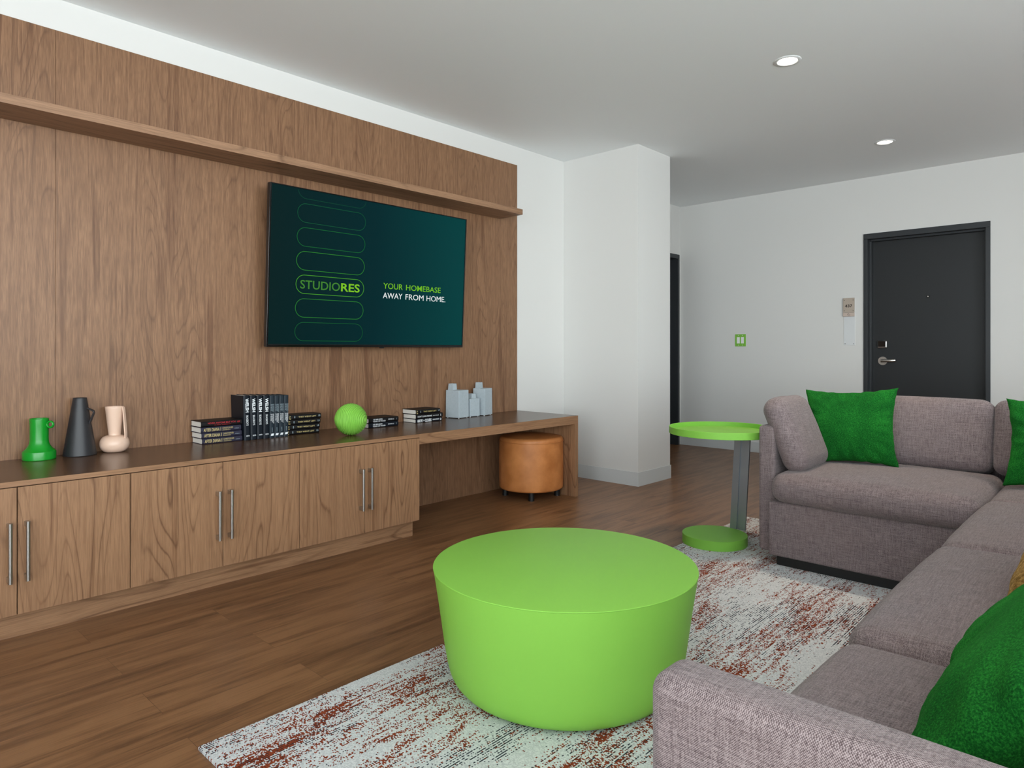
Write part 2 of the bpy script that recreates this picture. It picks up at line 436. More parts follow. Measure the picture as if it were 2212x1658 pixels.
def soft(w, d, h, r, crown=(0, 0, 0), cell=.05, wr=0, seed=0, M=None):
    """upholstered block centred at 0: rounded box whose faces bulge by crown (x, y, z)"""
    hs = (w / 2, d / 2, h / 2)
    def axis(Hh):
        inn = Hh - r; k = 5
        edge = [inn + r * math.tan(PI / 4 * i / k) for i in range(k + 1)]
        n = max(2, int(2 * inn / cell)); mid = [-inn + 2 * inn * i / n for i in range(1, n)]
        return [-e for e in reversed(edge)] + mid + edge
    ax = [axis(q) for q in hs]
    bm = nb(); V = {}
    def vert(i, j, k):
        key = (i, j, k)
        if key in V: return V[key]
        p = Vector((ax[0][i], ax[1][j], ax[2][k]))
        inn = Vector([max(-(hs[a] - r), min(hs[a] - r, p[a])) for a in range(3)])
        dd = p - inn
        if dd.length > 1e-9: q = inn + dd.normalized() * r
        else: q = p.copy()
        u = [q[a] / hs[a] for a in range(3)]
        for a in range(3):
            b, c = (a + 1) % 3, (a + 2) % 3
            if crown[a]:
                q[a] += crown[a] * u[a] * max(0, 1 - u[b] ** 2) ** .8 * max(0, 1 - u[c] ** 2) ** .8
        if wr:
            nn = noise.noise(Vector((q.x * 7 + seed, q.y * 7, q.z * 7))) + .5 * noise.noise(Vector((q.x * 16, q.y * 16 + seed, q.z * 16)))
            q += q.normalized() * nn * wr
        if M is not None: q = M @ q
        V[key] = bm.verts.new(q); return V[key]
    N = [len(a) - 1 for a in ax]
    for a in range(3):
        b, c = (a + 1) % 3, (a + 2) % 3
        for side in (0, N[a]):
            for i in range(N[b]):
                for j in range(N[c]):
                    ids = []
                    for (di, dj) in ((0, 0), (1, 0), (1, 1), (0, 1)):
                        t = [0, 0, 0]; t[a] = side; t[b] = i + di; t[c] = j + dj; ids.append(vert(*t))
                    bm.faces.new(ids if side else ids[::-1])
    return bm
def pillow(w, h, t, seed=0, M=None, n=44):
    bm = nb(); V = {}
    def pos(i, j, sgn):
        u = -1 + 2 * i / n; v = -1 + 2 * j / n
        u = math.sin(u * PI / 2) * .6 + u * .4; v = math.sin(v * PI / 2) * .6 + v * .4
        x = w / 2 * u * (1 - .115 * (1 - v * v)); y = h / 2 * v * (1 - .115 * (1 - u * u))
        e = max(0, (1 - u * u)) * max(0, (1 - v * v)); z = sgn * t / 2 * e ** .42
        cor = (abs(u) ** 3) * (1 - abs(v) ** 2) + (abs(v) ** 3) * (1 - abs(u) ** 2)
        a = math.atan2(v, u)
        z += sgn * .010 * min(1, e * 8) * (noise.noise(Vector((x * 6 + seed, y * 6, sgn * 2.))) + .8 * cor * math.sin(a * 22 + 2 * noise.noise(Vector((x * 5, y * 5, seed)))))
        x += .004 * noise.noise(Vector((y * 30, seed, 1))) * abs(u) ** 4; y += .004 * noise.noise(Vector((x * 30, seed, 5))) * abs(v) ** 4
        return Vector((x, y, z))
    def vert(i, j, s):
        edge = i in (0, n) or j in (0, n); key = (i, j, 0 if edge else s)
        if key not in V:
            q = pos(i, j, 0 if edge else s)
            V[key] = bm.verts.new(M @ q if M is not None else q)
        return V[key]
    for s in (1, -1):
        for i in range(n):
            for j in range(n):
                ids = [vert(i, j, s), vert(i + 1, j, s), vert(i + 1, j + 1, s), vert(i, j + 1, s)]
                if s < 0: ids = ids[::-1]
                bm.faces.new(ids)
    return bm
def text(name, body, x0, x1, z0, z1, mat, parent, M, bold=0., depth=.0004, lines=.95):
    """lettering filling the box x0..x1, z0..z1 of a local plane; M maps (x, up, out) to the parent's space"""
    cu = bpy.data.curves.new(name, 'FONT'); cu.body = body; cu.size = 1; cu.extrude = 0.01; cu.offset = bold
    cu.space_line = lines; cu.resolution_u = 3
    o = bpy.data.objects.new(name, cu); COL.objects.link(o)
    bpy.context.view_layer.update()
    dg = bpy.context.evaluated_depsgraph_get()
    me = bpy.data.meshes.new_from_object(o.evaluated_get(dg))
    bpy.data.objects.remove(o); bpy.data.curves.remove(cu)
    xs = [v.co.x for v in me.vertices]; ys = [v.co.y for v in me.vertices]
    ax, bx, ay, by = min(xs), max(xs), min(ys), max(ys)
    for v in me.vertices:
        q = Vector((x0 + (v.co.x - ax) / (bx - ax) * (x1 - x0), z0 + (v.co.y - ay) / (by - ay) * (z1 - z0), depth * (1 if v.co.z > 0 else -.5)))
        v.co = M @ q
    me.materials.clear(); me.materials.append(mat); me.name = name
    t = bpy.data.objects.new(name, me); COL.objects.link(t); t.parent = parent
    return t
FRONT = Matrix(((1, 0, 0, 0), (0, 0, -1, 0), (0, 1, 0, 0), (0, 0, 0, 1)))     # x right, up z, facing -y
FACEX = Matrix(((0, 0, -1, 0), (-1, 0, 0, 0), (0, 1, 0, 0), (0, 0, 0, 1)))    # reading towards -y, up z, facing -x

# ------------------------------------------------------------------ the setting
def struct(name, bm, mat, parent=None, **k):
    o = obj(name, bm, mat, parent, **k)
    if parent is None: o['kind'] = 'structure'
    return o
T = .15
struct('floor', box(nb(), XB - T, XF + .6, YR - T, 5.2, -.1, 0), M_FLOOR)
struct('ceiling', box(nb(), XB - T, XF + .6, YR - T, 5.2, CEIL, CEIL + .12), M_CEIL)
struct('wall_left', box(nb(), XB - T, 4.64, YL, YL + T, 0, CEIL), M_WALL)
struct('wall_pier', box(nb(), 4.64, 5.138, 2.96, 5.1, 0, CEIL), M_WALL)
# far wall with the opening of door 437
DY0, DY1, DZ = .985, 1.945, 2.165
b = nb()
box(b, XF, XF + .18, YR - T, DY0, 0, CEIL); box(b, XF, XF + .18, DY1, YH + T, 0, CEIL); box(b, XF, XF + .18, DY0, DY1, DZ, CEIL)
struct('wall_far', b, M_WALL)
# hall wall with a dark door
HX0, HX1, HZ = 6.02, 6.975, 2.15
b = nb()
box(b, 5.138, HX0, YH, YH + T, 0, CEIL); box(b, HX1, XF, YH, YH + T, 0, CEIL); box(b, HX0, HX1, YH, YH + T, HZ, CEIL)
struct('wall_hall', b, M_WALL)
def wall_with(name, x, a0, a1, wins, along_y):
    b = nb(); spans = []; cur = a0
    def bx(p, q, z0, z1):
        if along_y: box(b, x - T, x, p, q, z0, z1)
        else: box(b, p, q, x - T, x, z0, z1)
    for (p, q, z0, z1) in wins:
        bx(cur, p, 0, CEIL); bx(p, q, 0, z0); bx(p, q, z1, CEIL); cur = q
    bx(cur, a1, 0, CEIL)
    return struct(name, b, M_WALL)
wall_with('wall_back', XB, YR - T, YL + T, WIN_BACK, True)
wall_with('wall_right', YR, XB, XF, WIN_RIGHT, False)
wi = 0
def window(p, q, z0, z1, x, along_y):
    global wi; wi += 1
    w = thing('window_%d' % wi, ((x, (p + q) / 2, z0) if along_y else ((p + q) / 2, x, z0)), kind='structure')
    L, hgt = q - p, z1 - z0
    def bx(b, a0, a1, d0, d1, c0, c1, bev=0):
        if along_y: box(b, d0, d1, a0, a1, c0, c1, bev)
        else: box(b, a0, a1, d0, d1, c0, c1, bev)
    b = nb(); f = .055
    bx(b, -L / 2, L / 2, -.11, -.05, 0, f); bx(b, -L / 2, L / 2, -.11, -.05, hgt - f, hgt)
    for a in (-L / 2, -f / 2, L / 2 - f): bx(b, a, a + f, -.11, -.05, f, hgt - f)
    obj('window_frame', b, M_FRAMEG, w)
    for a0, a1 in ((-L / 2 + f, -f / 2), (f / 2, L / 2 - f)):
        b = nb(); bx(b, a0, a1, -.083, -.077, f, hgt - f); obj('pane', b, M_GLASS, w)
for a in WIN_BACK: window(*a, XB, True)
for a in WIN_RIGHT: window(*a, YR, False)
# baseboards
def bb(name, x0, x1, y0, y1): struct(name, box(nb(), x0, x1, y0, y1, 0, .112, .002), M_BASE)
b = nb(); e = .007
box(b, 4.64 - e, 4.64, 2.96 - e, YL, 0, .112); box(b, 4.64, 5.138 + e, 2.96 - e, 2.96, 0, .112); box(b, 5.138, 5.138 + e, 2.96, YH, 0, .112)
struct('baseboard_pier', b, M_BASE)
b = nb(); box(b, XF - e, XF, 1.965, YH - e, 0, .112); box(b, XF - e, XF, YR, .962, 0, .112); struct('baseboard_far', b, M_BASE)
bb('baseboard_left', 4.04, 4.63, YL - e, YL)
bb('baseboard_hall', 5.15, HX0 - .03, YH - e, YH)

# door 437
d1 = thing('door_1', (XF, (DY0 + DY1) / 2, 0), kind='structure')
dy = (DY0 + DY1) / 2
b = nb(); hw = (DY1 - DY0) / 2
for s in (-1, 1):
    a, c = sorted((s * hw, s * (hw + .02)))
    # face strip, jamb and stop on both sides
    lo, hi = sorted((s * (hw - .013), s * (hw + .021)))
    box(b, -.014, 0.0, lo, hi, 0, DZ - .0165, .002)
    lo, hi = sorted((s * (hw - .013), s * (hw + .0)))
    box(b, 0, .17, lo, hi, 0, DZ)
    lo, hi = sorted((s * (hw - .030), s * (hw - .012)))
    box(b, .055, .115, lo, hi, 0, DZ - .02, .002)
box(b, -.014, 0, -hw - .021, hw + .021, DZ - .016, DZ + .036, .002); box(b, 0, .17, -hw, hw, DZ - .014, DZ); box(b, .055, .115, -hw + .012, hw - .012, DZ - .032, DZ - .013, .002)
obj('door_frame', b, M_FRAMEG, d1, loc=(0, 0, 0))
leaf = obj('door_leaf', box(nb(), .116, .16, -hw + .0131, hw - .0131, .001, DZ - .0142), M_DOORG, d1)
# peephole, lock reader, lever: positions follow the leaf plane
def leafp(px, py):   # image point onto leaf plane -> local y, z
    th = YAW; F = Vector((math.cos(th), math.sin(th), 0)); R = Vector((math.sin(th), -math.cos(th), 0))
    d = F + R * (px - 1106) / FPX + Vector((0, 0, 1)) * (753.8 - py) / FPX
    k = (XF + .116) / d.x; return d.y * k - dy, H + d.z * k
y_, z_ = 1.453 - dy, 1.585
b = nb(); cyl(b, (.118, y_, z_), (.108, y_, z_), .013, 24); ph = obj('peephole', b, M_GLOSSBLK, leaf, smooth=True, angle=30)
b = nb(); cyl(b, (.109, y_, z_), (.1065, y_, z_), .006, 16); obj('lens', b, M_STEEL, ph)
y_, z_ = 1.832 - dy, 1.146
lk = obj('keycard_reader', soft(.026, .086, .072, .010, M=Matrix.Translation((.104, y_, z_))), M_STEEL, leaf, smooth=True)
obj('reader_face', box(nb(), .086, .094, y_ - .034, y_ + .034, z_ - .024, z_ + .031, .003), M_GLOSSBLK, lk)
y_, z_ = 1.830 - dy, .988
b = nb(); cyl(b, (.117, y_, z_), (.106, y_, z_), .040, 40); rs = obj('lever_handle', b, M_STEEL, leaf, smooth=True, angle=30); rs['label'] = 'satin steel lever handle'
b = nb(); cyl(b, (.108, y_, z_), (.066, y_, z_), .012, 20)
tube(b, [(.070, y_ + .006, z_), (.064, y_ - .02, z_ + .003), (.062, y_ - .06, z_ + .002), (.066, y_ - .10, z_ + .004), (.074, y_ - .115, z_ + .007)], .011, 14, ry=.014)
obj('lever', b, M_STEEL, rs, smooth=True, angle=50)
# hall door
d2 = thing('door_2', ((HX0 + HX1) / 2, YH, 0), kind='structure'); hw2 = (HX1 - HX0) / 2
b = nb()
for s in (-1, 1):
    lo, hi = sorted((s * (hw2 - .012), s * (hw2 + .025))); box(b, lo, hi, -.014, 0, 0, HZ - .0125, .002)
    lo, hi = sorted((s * (hw2 - .012), s * hw2)); box(b, lo, hi, 0, T, 0, HZ)
box(b, -hw2 - .025, hw2 + .025, -.014, 0, HZ - .012, HZ + .036, .002); box(b, -hw2, hw2, 0, T, HZ - .012, HZ)
obj('door_frame', b, M_FRAMEG, d2)
obj('door_leaf', box(nb(), -hw2 + .0121, hw2 - .0121, .10, .144, .001, HZ - .0122), M_DOORG, d2)

# ------------------------------------------------------------------ wood wall, shelf, cabinets, worktop
XPL = -1.36     # left end of joinery (outside the frame)
pn = thing('wood_panelling', ((XPL + 4.027) / 2, 3.724, 0), 'tall walnut laminate panelling covering the white wall behind the television', 'wall panelling')
XC = (XPL + 4.027) / 2
seams = [XPL, -.35, .845, 2.06, 3.275, 4.027]
b = nb()
for a, c in zip(seams, seams[1:]): box(b, a - XC + .0004, c - XC - .0004, -.012, -.0015, 0, 2.59, .0006, 1)
obj('panel_sheets', b, M_PANEL, pn)
YP = 3.712
sh = thing('floating_shelf', ((XPL + 3.822) / 2, 3.59, 2.126), 'long walnut floating shelf fixed to the panelling above the television', 'shelf')
xc = (XPL + 3.822) / 2
obj('shelf_board', box(nb(), XPL - xc, 3.822 - xc, 3.466 - 3.59, YP - 3.59, 0, .041, .0008), M_SHELF, sh)

ZC = .604; YF = 3.096; XE = 2.514
edges = [-.58, .195, .971, 1.746, XE]
names = ['walnut cabinet beyond the left frame edge, under the worktop', 'walnut cabinet under the worktop at the far left, its pulls nearest the green vase',
         'walnut cabinet under the worktop, second in the row, below the stacked books', 'walnut cabinet at the right end of the row, next to the open desk space']
for i in range(4):
    x0, x1 = edges[i], edges[i + 1]; xm = (x0 + x1) / 2 if i != 1 else .583
    xm = [-.193, .583, 1.36, 2.132][i]
    cab = thing('base_cabinet', (xm, 3.40, .101), names[i], 'cabinet', 'walnut cabinets in a row under the worktop')
    b = nb(); t_ = .018; yb = 3.705 - 3.40; yf = 3.117 - 3.40
    h0, h1 = 0, ZC - .0225 - .101
    box(b, x0 - xm, x0 - xm + t_, yf, yb, h0, h1); box(b, x1 - xm - t_, x1 - xm, yf, yb, h0, h1)
    box(b, x0 - xm + t_, x1 - xm - t_, yf, yb, h0, h0 + t_); box(b, x0 - xm + t_, x1 - xm - t_, yf, yb, h1 - t_, h1)
    box(b, x0 - xm + t_, x1 - xm - t_, yb - .006, yb, h0 + t_, h1 - t_)
    obj('carcass', b, M_DOORW, cab)
    for s in (-1, 1):
        a, c = (x0 - xm + .0015, -.0015) if s < 0 else (.0015, x1 - xm - (.0015 if i < 3 else .0))
        mid = (a + c) / 2
        dr = obj('cabinet_door', box(nb(), a - mid, c - mid, 0, .019, 0, .479, .0008), M_DOORW, cab, loc=(mid, YF - 3.40, 0))
        hx = s * .0275 - mid; b = nb()
        cyl(b, (hx, -.034, .129), (hx, -.034, .353), .0073, 20)
        hd = obj('bar_handle', b, M_STEEL, dr, smooth=True, angle=40)
        for zz in (.132, .331):
            box(b := nb(), hx - .006, hx + .006, -.032, 0, zz, zz + .019, .001); obj('mounting_post', b, M_STEEL, hd)
tk = thing('toe_kick', ((XPL + 2.511) / 2, 3.40, 0), 'recessed walnut plinth board running along the floor under the cabinets', 'plinth')
b = nb(); q = (2.511 + XPL) / 2
box(b, XPL - q, 2.511 - q, 3.155 - 3.40, 3.173 - 3.40, 0, .10); box(b, 2.493 - q, 2.511 - q, 3.173 - 3.40, 3.70 - 3.40, 0, .10)
obj('plinth_board', b, M_EDGE, tk)
# one more cabinet box to close the row beyond the frame is not needed; worktop stops with it
wt = thing('worktop', (1.35, 3.40, ZC), 'long walnut worktop over the cabinets that turns into an open desk on the right', 'worktop')
LX = -.58
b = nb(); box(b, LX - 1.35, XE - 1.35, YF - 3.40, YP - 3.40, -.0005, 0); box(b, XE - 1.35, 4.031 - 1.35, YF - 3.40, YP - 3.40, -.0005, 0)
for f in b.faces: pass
obj('top_surface', b, M_TOP_SHADED, wt)
b = nb(); box(b, LX - 1.35, XE + .0 - 1.35, YF - 3.40, YP - 3.40, -.020, -.0005); obj('top_board', b, M_EDGE, wt)
b = nb(); box(b, XE + .001 - 1.35, 4.031 - 1.35, YF - 3.40, YP - 3.40, -.061, -.0005, .0006); obj('desk_board', b, M_EDGE, wt)
b = nb(); box(b, 3.995 - 1.35, 4.031 - 1.35, YF - 3.40, YP - 3.40, -ZC, -.061, .0006); obj('end_panel', b, M_DOORW, wt)

# ------------------------------------------------------------------ television
tvt = thing('television', (1.824, 3.60, 1.113), 'large flat television on the walnut wall, lit dark green screen with lime lettering', 'television')
tilt = math.atan2(.045, .917)
RT = Matrix.Rotation(tilt, 4, 'X')    # top leans towards the room
TW, TH = 1.495, .920
b = nb(); box(b, 0, TW, 0.0006, .028, 0, TH, .002, M=RT); obj('housing', b, M_TVFRAME, tvt)
b = nb(); box(b, .18, TW - .18, .028, .055, .10, TH - .22, .006, M=RT); obj('rear_shell', b, M_TVFRAME, tvt)
b = nb(); box(b, .45, .55, .05, .075, .35, .6, M=RT); box(b, .95, 1.05, .05, .075, .35, .6, M=RT); box(b, .4, 1.1, .085, .112, .35, .55)
obj('wall_bracket', b, M_BLACK, tvt)
b = nb(); box(b, .012, TW - .008, 0, .001, .016, TH - .006); scr = obj('screen', b, M_SCREEN, tvt)
scr.matrix_local = RT
b = nb(); box(b, 0, TW, -.004, .0006, 0, .013, .001, M=RT); box(b, 0, .010, -.004, .0006, .013, TH, .001, M=RT); box(b, TW - .007, TW, -.004, .0006, .013, TH, .001, M=RT); box(b, .01, TW - .007, -.004, .0006, TH - .006, TH, .001, M=RT)
obj('bezel', b, M_GLOSSBLK, tvt)
b = nb(); box(b, TW * .52, TW * .52 + .03, -.002, .012, -.008, 0, .002, M=RT); obj('sensor', b, M_BLACK, tvt)
def pill(cz, clip=None):
    x0, x1, h = .173, .638, .108; r = h / 2; w = .0036
    pts = [(x1 - r + r * math.cos(a), cz + r * math.sin(a)) for a in [math.radians(-90 + 180 * i / 20) for i in range(21)]]
    pts += [(x0 + r + r * math.cos(a), cz + r * math.sin(a)) for a in [math.radians(90 + 180 * i / 20) for i in range(21)]]
    b = nb(); n = len(pts)
    for i in range(n):
        p, q = Vector(pts[i]), Vector(pts[(i + 1) % n])
        if clip and (p.y > clip or q.y > clip): continue
        d = (q - p).normalized(); nn = Vector((-d.y, d.x)) * w / 2
        vs_ = [b.verts.new((c.x, -.0006, c.y)) for c in (p - nn, q - nn, q + nn, p + nn)]
        b.faces.new(vs_)
    return b
for i, cz in enumerate([.916, .779, .641, .503, .366, .228, .090]):
    obj('pill_outline', pill(cz, .911 if i == 0 else None), M_GL_PILL[i], scr)
TT = FRONT.copy(); TT.translation = Vector((0, -.0004, 0))
text('lettering', 'STUDIO', .201, .466, .340, .391, M_GL_STUDIO, scr, TT, 0.008)
text('lettering', 'RES', .474, .608, .340, .391, M_GL_RES, scr, TT, .018)
for w_, a_, c_ in (('YOUR', .787, .943), ('HOMEBASE', .970, 1.272)): text('lettering', w_, a_, c_, .378, .415, M_GL_HOME, scr, TT, .004)
for w_, a_, c_ in (('AWAY', .786, .942), ('FROM', .968, 1.122), ('HOME.', 1.148, 1.318)): text('lettering', w_, a_, c_, .316, .353, M_GL_WHITE, scr, TT, 0)

# ------------------------------------------------------------------ vases
def strap(bm, pts, w, th):
    """flat band in the local xz-plane, wide in y"""
    n = len(pts); L = []
    for i, p in enumerate(pts):
        p = Vector(p); t = (Vector(pts[min(i + 1, n - 1)]) - Vector(pts[max(i - 1, 0)])).normalized()
        nn = Vector((-t.z, 0, t.x)) * th / 2; s = Vector((0, w / 2, 0))
        L.append([bm.verts.new(p + nn + s), bm.verts.new(p + nn - s), bm.verts.new(p - nn - s), bm.verts.new(p - nn + s)])
    for a, c in zip(L, L[1:]):
        for k in range(4): bm.faces.new((a[k], a[(k + 1) % 4], c[(k + 1) % 4], c[k]))
    bm.faces.new(L[0]); bm.faces.new(L[-1])
HR = YAW - PI / 2     # handles point to the viewer's right
v = thing('vase', (.766, 3.637, ZC), 'short bright green vase with wide round foot and small ring handle', 'vase', rotz=HR)
b = nb(); lathe(b, [(0, 0), (.061, 0), (.0640, .003), (.0645, .034), (.0635, .0375), (.0610, .0395), (.050, .050), (.042, .062), (.0375, .074), (.0360, .090), (.0358, .150), (.0368, .180)] + arc(.0345, .182, .0022, 0, 180, 4) + [(.0315, .15), (.0315, .09), (.04, .05), (0, .03)], 72)
obj('body', b, M_GREENV, v, smooth=True, angle=28)
b = nb(); tube(b, [(.0500 + .0135 * math.cos(a), 0, .157 + .0135 * math.sin(a)) for a in [2 * PI * i / 28 for i in range(28)]], .0042, 12, closed=True, ry=.0065)
obj('handle', b, M_GREENV, v, smooth=True)
v = thing('vase', (.927, 3.643, ZC), 'tall matte black cone shaped vase with small angular handle', 'vase', rotz=HR)
b = nb(); lathe(b, [(0, 0), (.066, 0), (.0685, .003), (.0290, .262), (.0285, .266), (.0275, .268), (.0255, .266), (.0255, .255), (.058, .02), (0, .015)], 72)
obj('body', b, M_BLACKV, v, smooth=True, angle=40)
b = nb(); strap(b, [(.031, 0, .220), (.040, 0, .218), (.064, 0, .207), (.0665, 0, .199), (.047, 0, .152), (.046, 0, .146)], .013, .006)
bmesh.ops.bevel(b, geom=b.edges[:], offset=.0012, segments=1, affect='EDGES')
obj('handle', b, M_BLACKV, v)
v = thing('vase', (1.072, 3.640, ZC), 'blush pink vase with flared neck over a round belly and long tapering strap handle', 'vase', rotz=HR)
belly = [(.030 + .034 * math.cos(a), .040 + .040 * math.sin(a)) for a in [math.radians(-90 + 165 * i / 20) for i in range(21)]]
belly[0] = (.030, 0)
prof = [(0, 0)] + belly + [(.0265, .0815), (.0258, .086), (.0275, .10), (.040, .212), (.0405, .2165), (.0392, .2185), (.0378, .216), (.025, .10), (.022, .08), (0, .07)]
b = nb(); lathe(b, prof, 72); obj('body', b, M_PINKV, v, smooth=True, angle=50)
b = nb(); strap(b, [(.0375, 0, .2155), (.0425, 0, .2155), (.0452, 0, .20), (.0505, 0, .14), (.0545, 0, .088), (.0548, 0, .066)], .016, .0055)
obj('handle', b, M_PINKV, v)

# ------------------------------------------------------------------ books
def book(label, group, x, y, z, L, D, Tk, cover, texts, upright=False, rz=0, lean=0, nm='hardback_book'):
    """lies with its spine along x facing -y; upright turns it so the title reads downwards"""
    t = thing(nm, (x, y, z), label, 'book', group, rotz=rz)
    if lean: t.rotation_euler = (0, lean, rz)
    if upright: M = Matrix.Translation((0, 0, L)) @ Matrix.Rotation(PI / 2, 4, 'Y')
    else: M = Matrix.Identity(4)
    bt = .0024
    b = nb()
    prof = [(D, 0), (.008, 0)] + [(.003, .001), (-.0008, Tk * .25), (-.0012, Tk * .5), (-.0008, Tk * .75), (.003, Tk - .001)] + [(.008, Tk), (D, Tk), (D, Tk - bt), (.008, Tk - bt), (.004, Tk - bt - .001), (.0022, Tk / 2), (.004, bt + .001), (.008, bt), (D, bt)]
    A = [b.verts.new(M @ Vector((0, p[0], p[1]))) for p in prof]; B = [b.verts.new(M @ Vector((L, p[0], p[1]))) for p in prof]
    n = len(prof)
    for i in range(n): b.faces.new((A[i], A[(i + 1) % n], B[(i + 1) % n], B[i]))
    half = n // 2
    for S in (A, B):
        # the C-shaped end: outer points pair up with inner points
        outer = S[:9]; inner = [S[15 % n]] if n <= 15 else []
        idx_out = list(range(0, 9)); idx_in = [n - 1, n - 2, n - 3, n - 3, n - 4, n - 5, n - 5, n - 6, n - 7]
        for k in range(8):
            a0, a1, c0, c1 = idx_out[k], idx_out[k + 1], idx_in[k], idx_in[k + 1]
            q = [S[a0], S[a1]] + ([S[c1]] if c1 == c0 else [S[c1], S[c0]])
            try: b.faces.new(q)
            except ValueError: pass
    obj('cover', b, cover, t)
    b = nb(); box(b, .003, L - .003, .004, D - .004, bt, Tk - bt, 0, M=M); obj('page_block', b, M_PAGES, t)
    F0 = FRONT.copy(); F0.translation = Vector((0, -.0013, 0))
    for (s, a, c, z0, z1, m, bold) in texts:
        text('spine_lettering', s, a * L, c * L, z0 * Tk, z1 * Tk, m, t, M @ F0, bold, .0002)
    return t
g1 = 'books stacked flat left of the upright books'
hh = .0295
ad = [('AFTER DIANA', .06, .45, .22, .80, M_TX_GOLD, .01), ('|', .475, .485, .2, .85, M_TX_GOLD, .02), ('CHRISTOPHER', .52, .79, .50, .80, M_TX_GOLD, .0), ('ANDERSEN', .52, .72, .20, .40, M_TX_GOLD, -.005), ('HYPERION', .83, .94, .35, .50, M_TX_GREY, 0)]
lab = ['navy hardback with gold spine title at the bottom of the left stack', 'navy hardback with gold spine title, second from the bottom of the left stack', 'navy hardback with gold spine title just under the red-titled black book']
for i in range(3):
    book(lab[i], g1, 1.461 - .003 * i, 3.572, ZC + i * hh, .213, .132, hh - .0004, M_BK_NAVY, ad)
book('black hardback with red spine title on top of the left stack', g1, 1.455, 3.571, ZC + 3 * hh, .217, .134, .030, M_BK_BLACK,
     [('NEVER ANYONE BUT YOU', .16, .84, .50, .80, M_TX_RED, .0), ('RUPERT THOMSON', .32, .72, .22, .34, M_TX_RED, -.01), ('OP', .88, .95, .45, .75, M_TX_RED, .01)])
g2 = 'thick upright books with large white spine lettering'; g3 = 'thinner upright books with small white spine lettering'
sk = [('WELSH', .065, .375, .30, .82, M_TX_WHITE, .035), ('SKAGBOYS', .44, .67, .36, .70, M_TX_WHITE, .01)]
ords = ['leftmost', 'second from left', 'third from left', 'rightmost']
x = 1.679; ln = [-.028, -.022, -.014, -.006, 0.0, .004, .008, .012]
for i in range(4):
    t = book('%s of four thick dark upright books with large white spine lettering' % ords[i], g2, x, 3.556 + .001 * i, ZC + .0007, .243 - .0015 * i, .150, .0352, M_BK_INK, sk, True, lean=ln[i])
    text('publisher_mark', 'NORTON', .30 * .0352, .82 * .0352, .020, .0275, M_TX_WHITE, t, Matrix.Translation((0, -.0013, 0)) @ FRONT, .02, .0002)
    x += .0368
th = [('THE ADVENTURES OF\nMEN AND WOMEN\nAND THEIR TIMES', .20, .40, .18, .88, M_TX_GREY, 0), ('FROM SHOWING UP\nTO THE MEANING\nOF THE WORK', .43, .66, .16, .86, M_TX_WHITE, .012), ('BURROWS', .76, .86, .40, .58, M_TX_GREY, 0)]
for i in range(4):
    t = book('%s of four thin slate upright books with small white spine lettering' % ords[i], g3, x, 3.560 + .003 * i, ZC + .0004, .237 - .001 * i, .150, .0285, M_BK_SLATE, th, True, lean=ln[4 + i] * .6)
    M_ = Matrix.Translation((0, -.0012, 0)) @ FRONT
    b = nb(); vs_ = [b.verts.new(M_ @ Vector(q)) for q in ((.005, .012, .0003), (.021, .012, .0003), (.025, .024, .0003), (.009, .024, .0003))]; b.faces.new(vs_)
    obj('publisher_mark', b, M_TX_WHITE, t)
    x += .0298
g4 = 'black hardbacks stacked right of the upright books'
tw = [('Lee\nKoe', .02, .075, .1, .9, M_TX_GOLD, .01), ('8', .17, .20, .3, .75, M_TX_GREY, .0), ('THEY WENT LEFT', .30, .84, .38, .66, M_TX_GOLD, .01), ('LB', .91, .97, .4, .75, M_TX_GREY, .01)]
lab = ['bottom', 'second from the bottom', 'third from the bottom', 'topmost']
for i in range(4):
    book('black gold-titled hardback, %s in the stack of four left of the ball' % lab[i], g4, 1.947 + .003 * i, 3.598 - .002 * i, ZC + i * .0292, .200, .118 - .015, .0289, M_BK_BLACK, tw, rz=-.10)
g5 = 'black books lying behind the ribbed ball'
fd = [('100 MILLION\nYEARS OF FOOD', .13, .55, .18, .86, M_TX_WHITE, .012), ('STEPHEN LE', .64, .84, .42, .66, M_TX_WHITE, .0), ('P', .92, .935, .3, .7, M_TX_GREY, .0)]
book('lower of two black hardbacks with white two-line title right of the lime ball', g5, 2.470, 3.540, ZC, .230, .150, .0305, M_BK_INK, fd)
book('upper of two black hardbacks with white two-line title right of the lime ball', g5, 2.470, 3.538, ZC + .0306, .230, .150, .0305, M_BK_BLACK, fd)
g6 = 'books stacked beside the concrete vases'
book('navy black book with bold white title at the bottom of the stack beside concrete vases', g6, 2.863, 3.563, ZC, .232, .140, .026, M_BK_INK, [('ABOVE', .05, .24, .12, .90, M_TX_WHITE, .03), ('THE', .26, .32, .35, .7, M_TX_WHITE, 0), ('CLOUDS', .34, .58, .12, .90, M_TX_WHITE, .03), ('KILIAN JORNET', .63, .87, .3, .72, M_TX_WHITE, .015), ('O', .91, .96, .2, .8, M_TX_WHITE, .05)])
book('black book with thin white title in the middle of the stack beside concrete vases', g6, 2.862, 3.560, ZC + .0262, .236, .142, .031, M_BK_BLACK, [("DON'T LOOK FOR ME", .06, .58, .34, .68, M_TX_WHITE, .012), ('WENDY WALKER', .62, .84, .42, .60, M_TX_WHITE, 0), ('S', .90, .93, .3, .75, M_TX_WHITE, .01)])
book('black book with gold title on top of the stack beside concrete vases', g6, 2.864, 3.562, ZC + .0574, .212, .150, .031, M_BK_BLACK, tw)

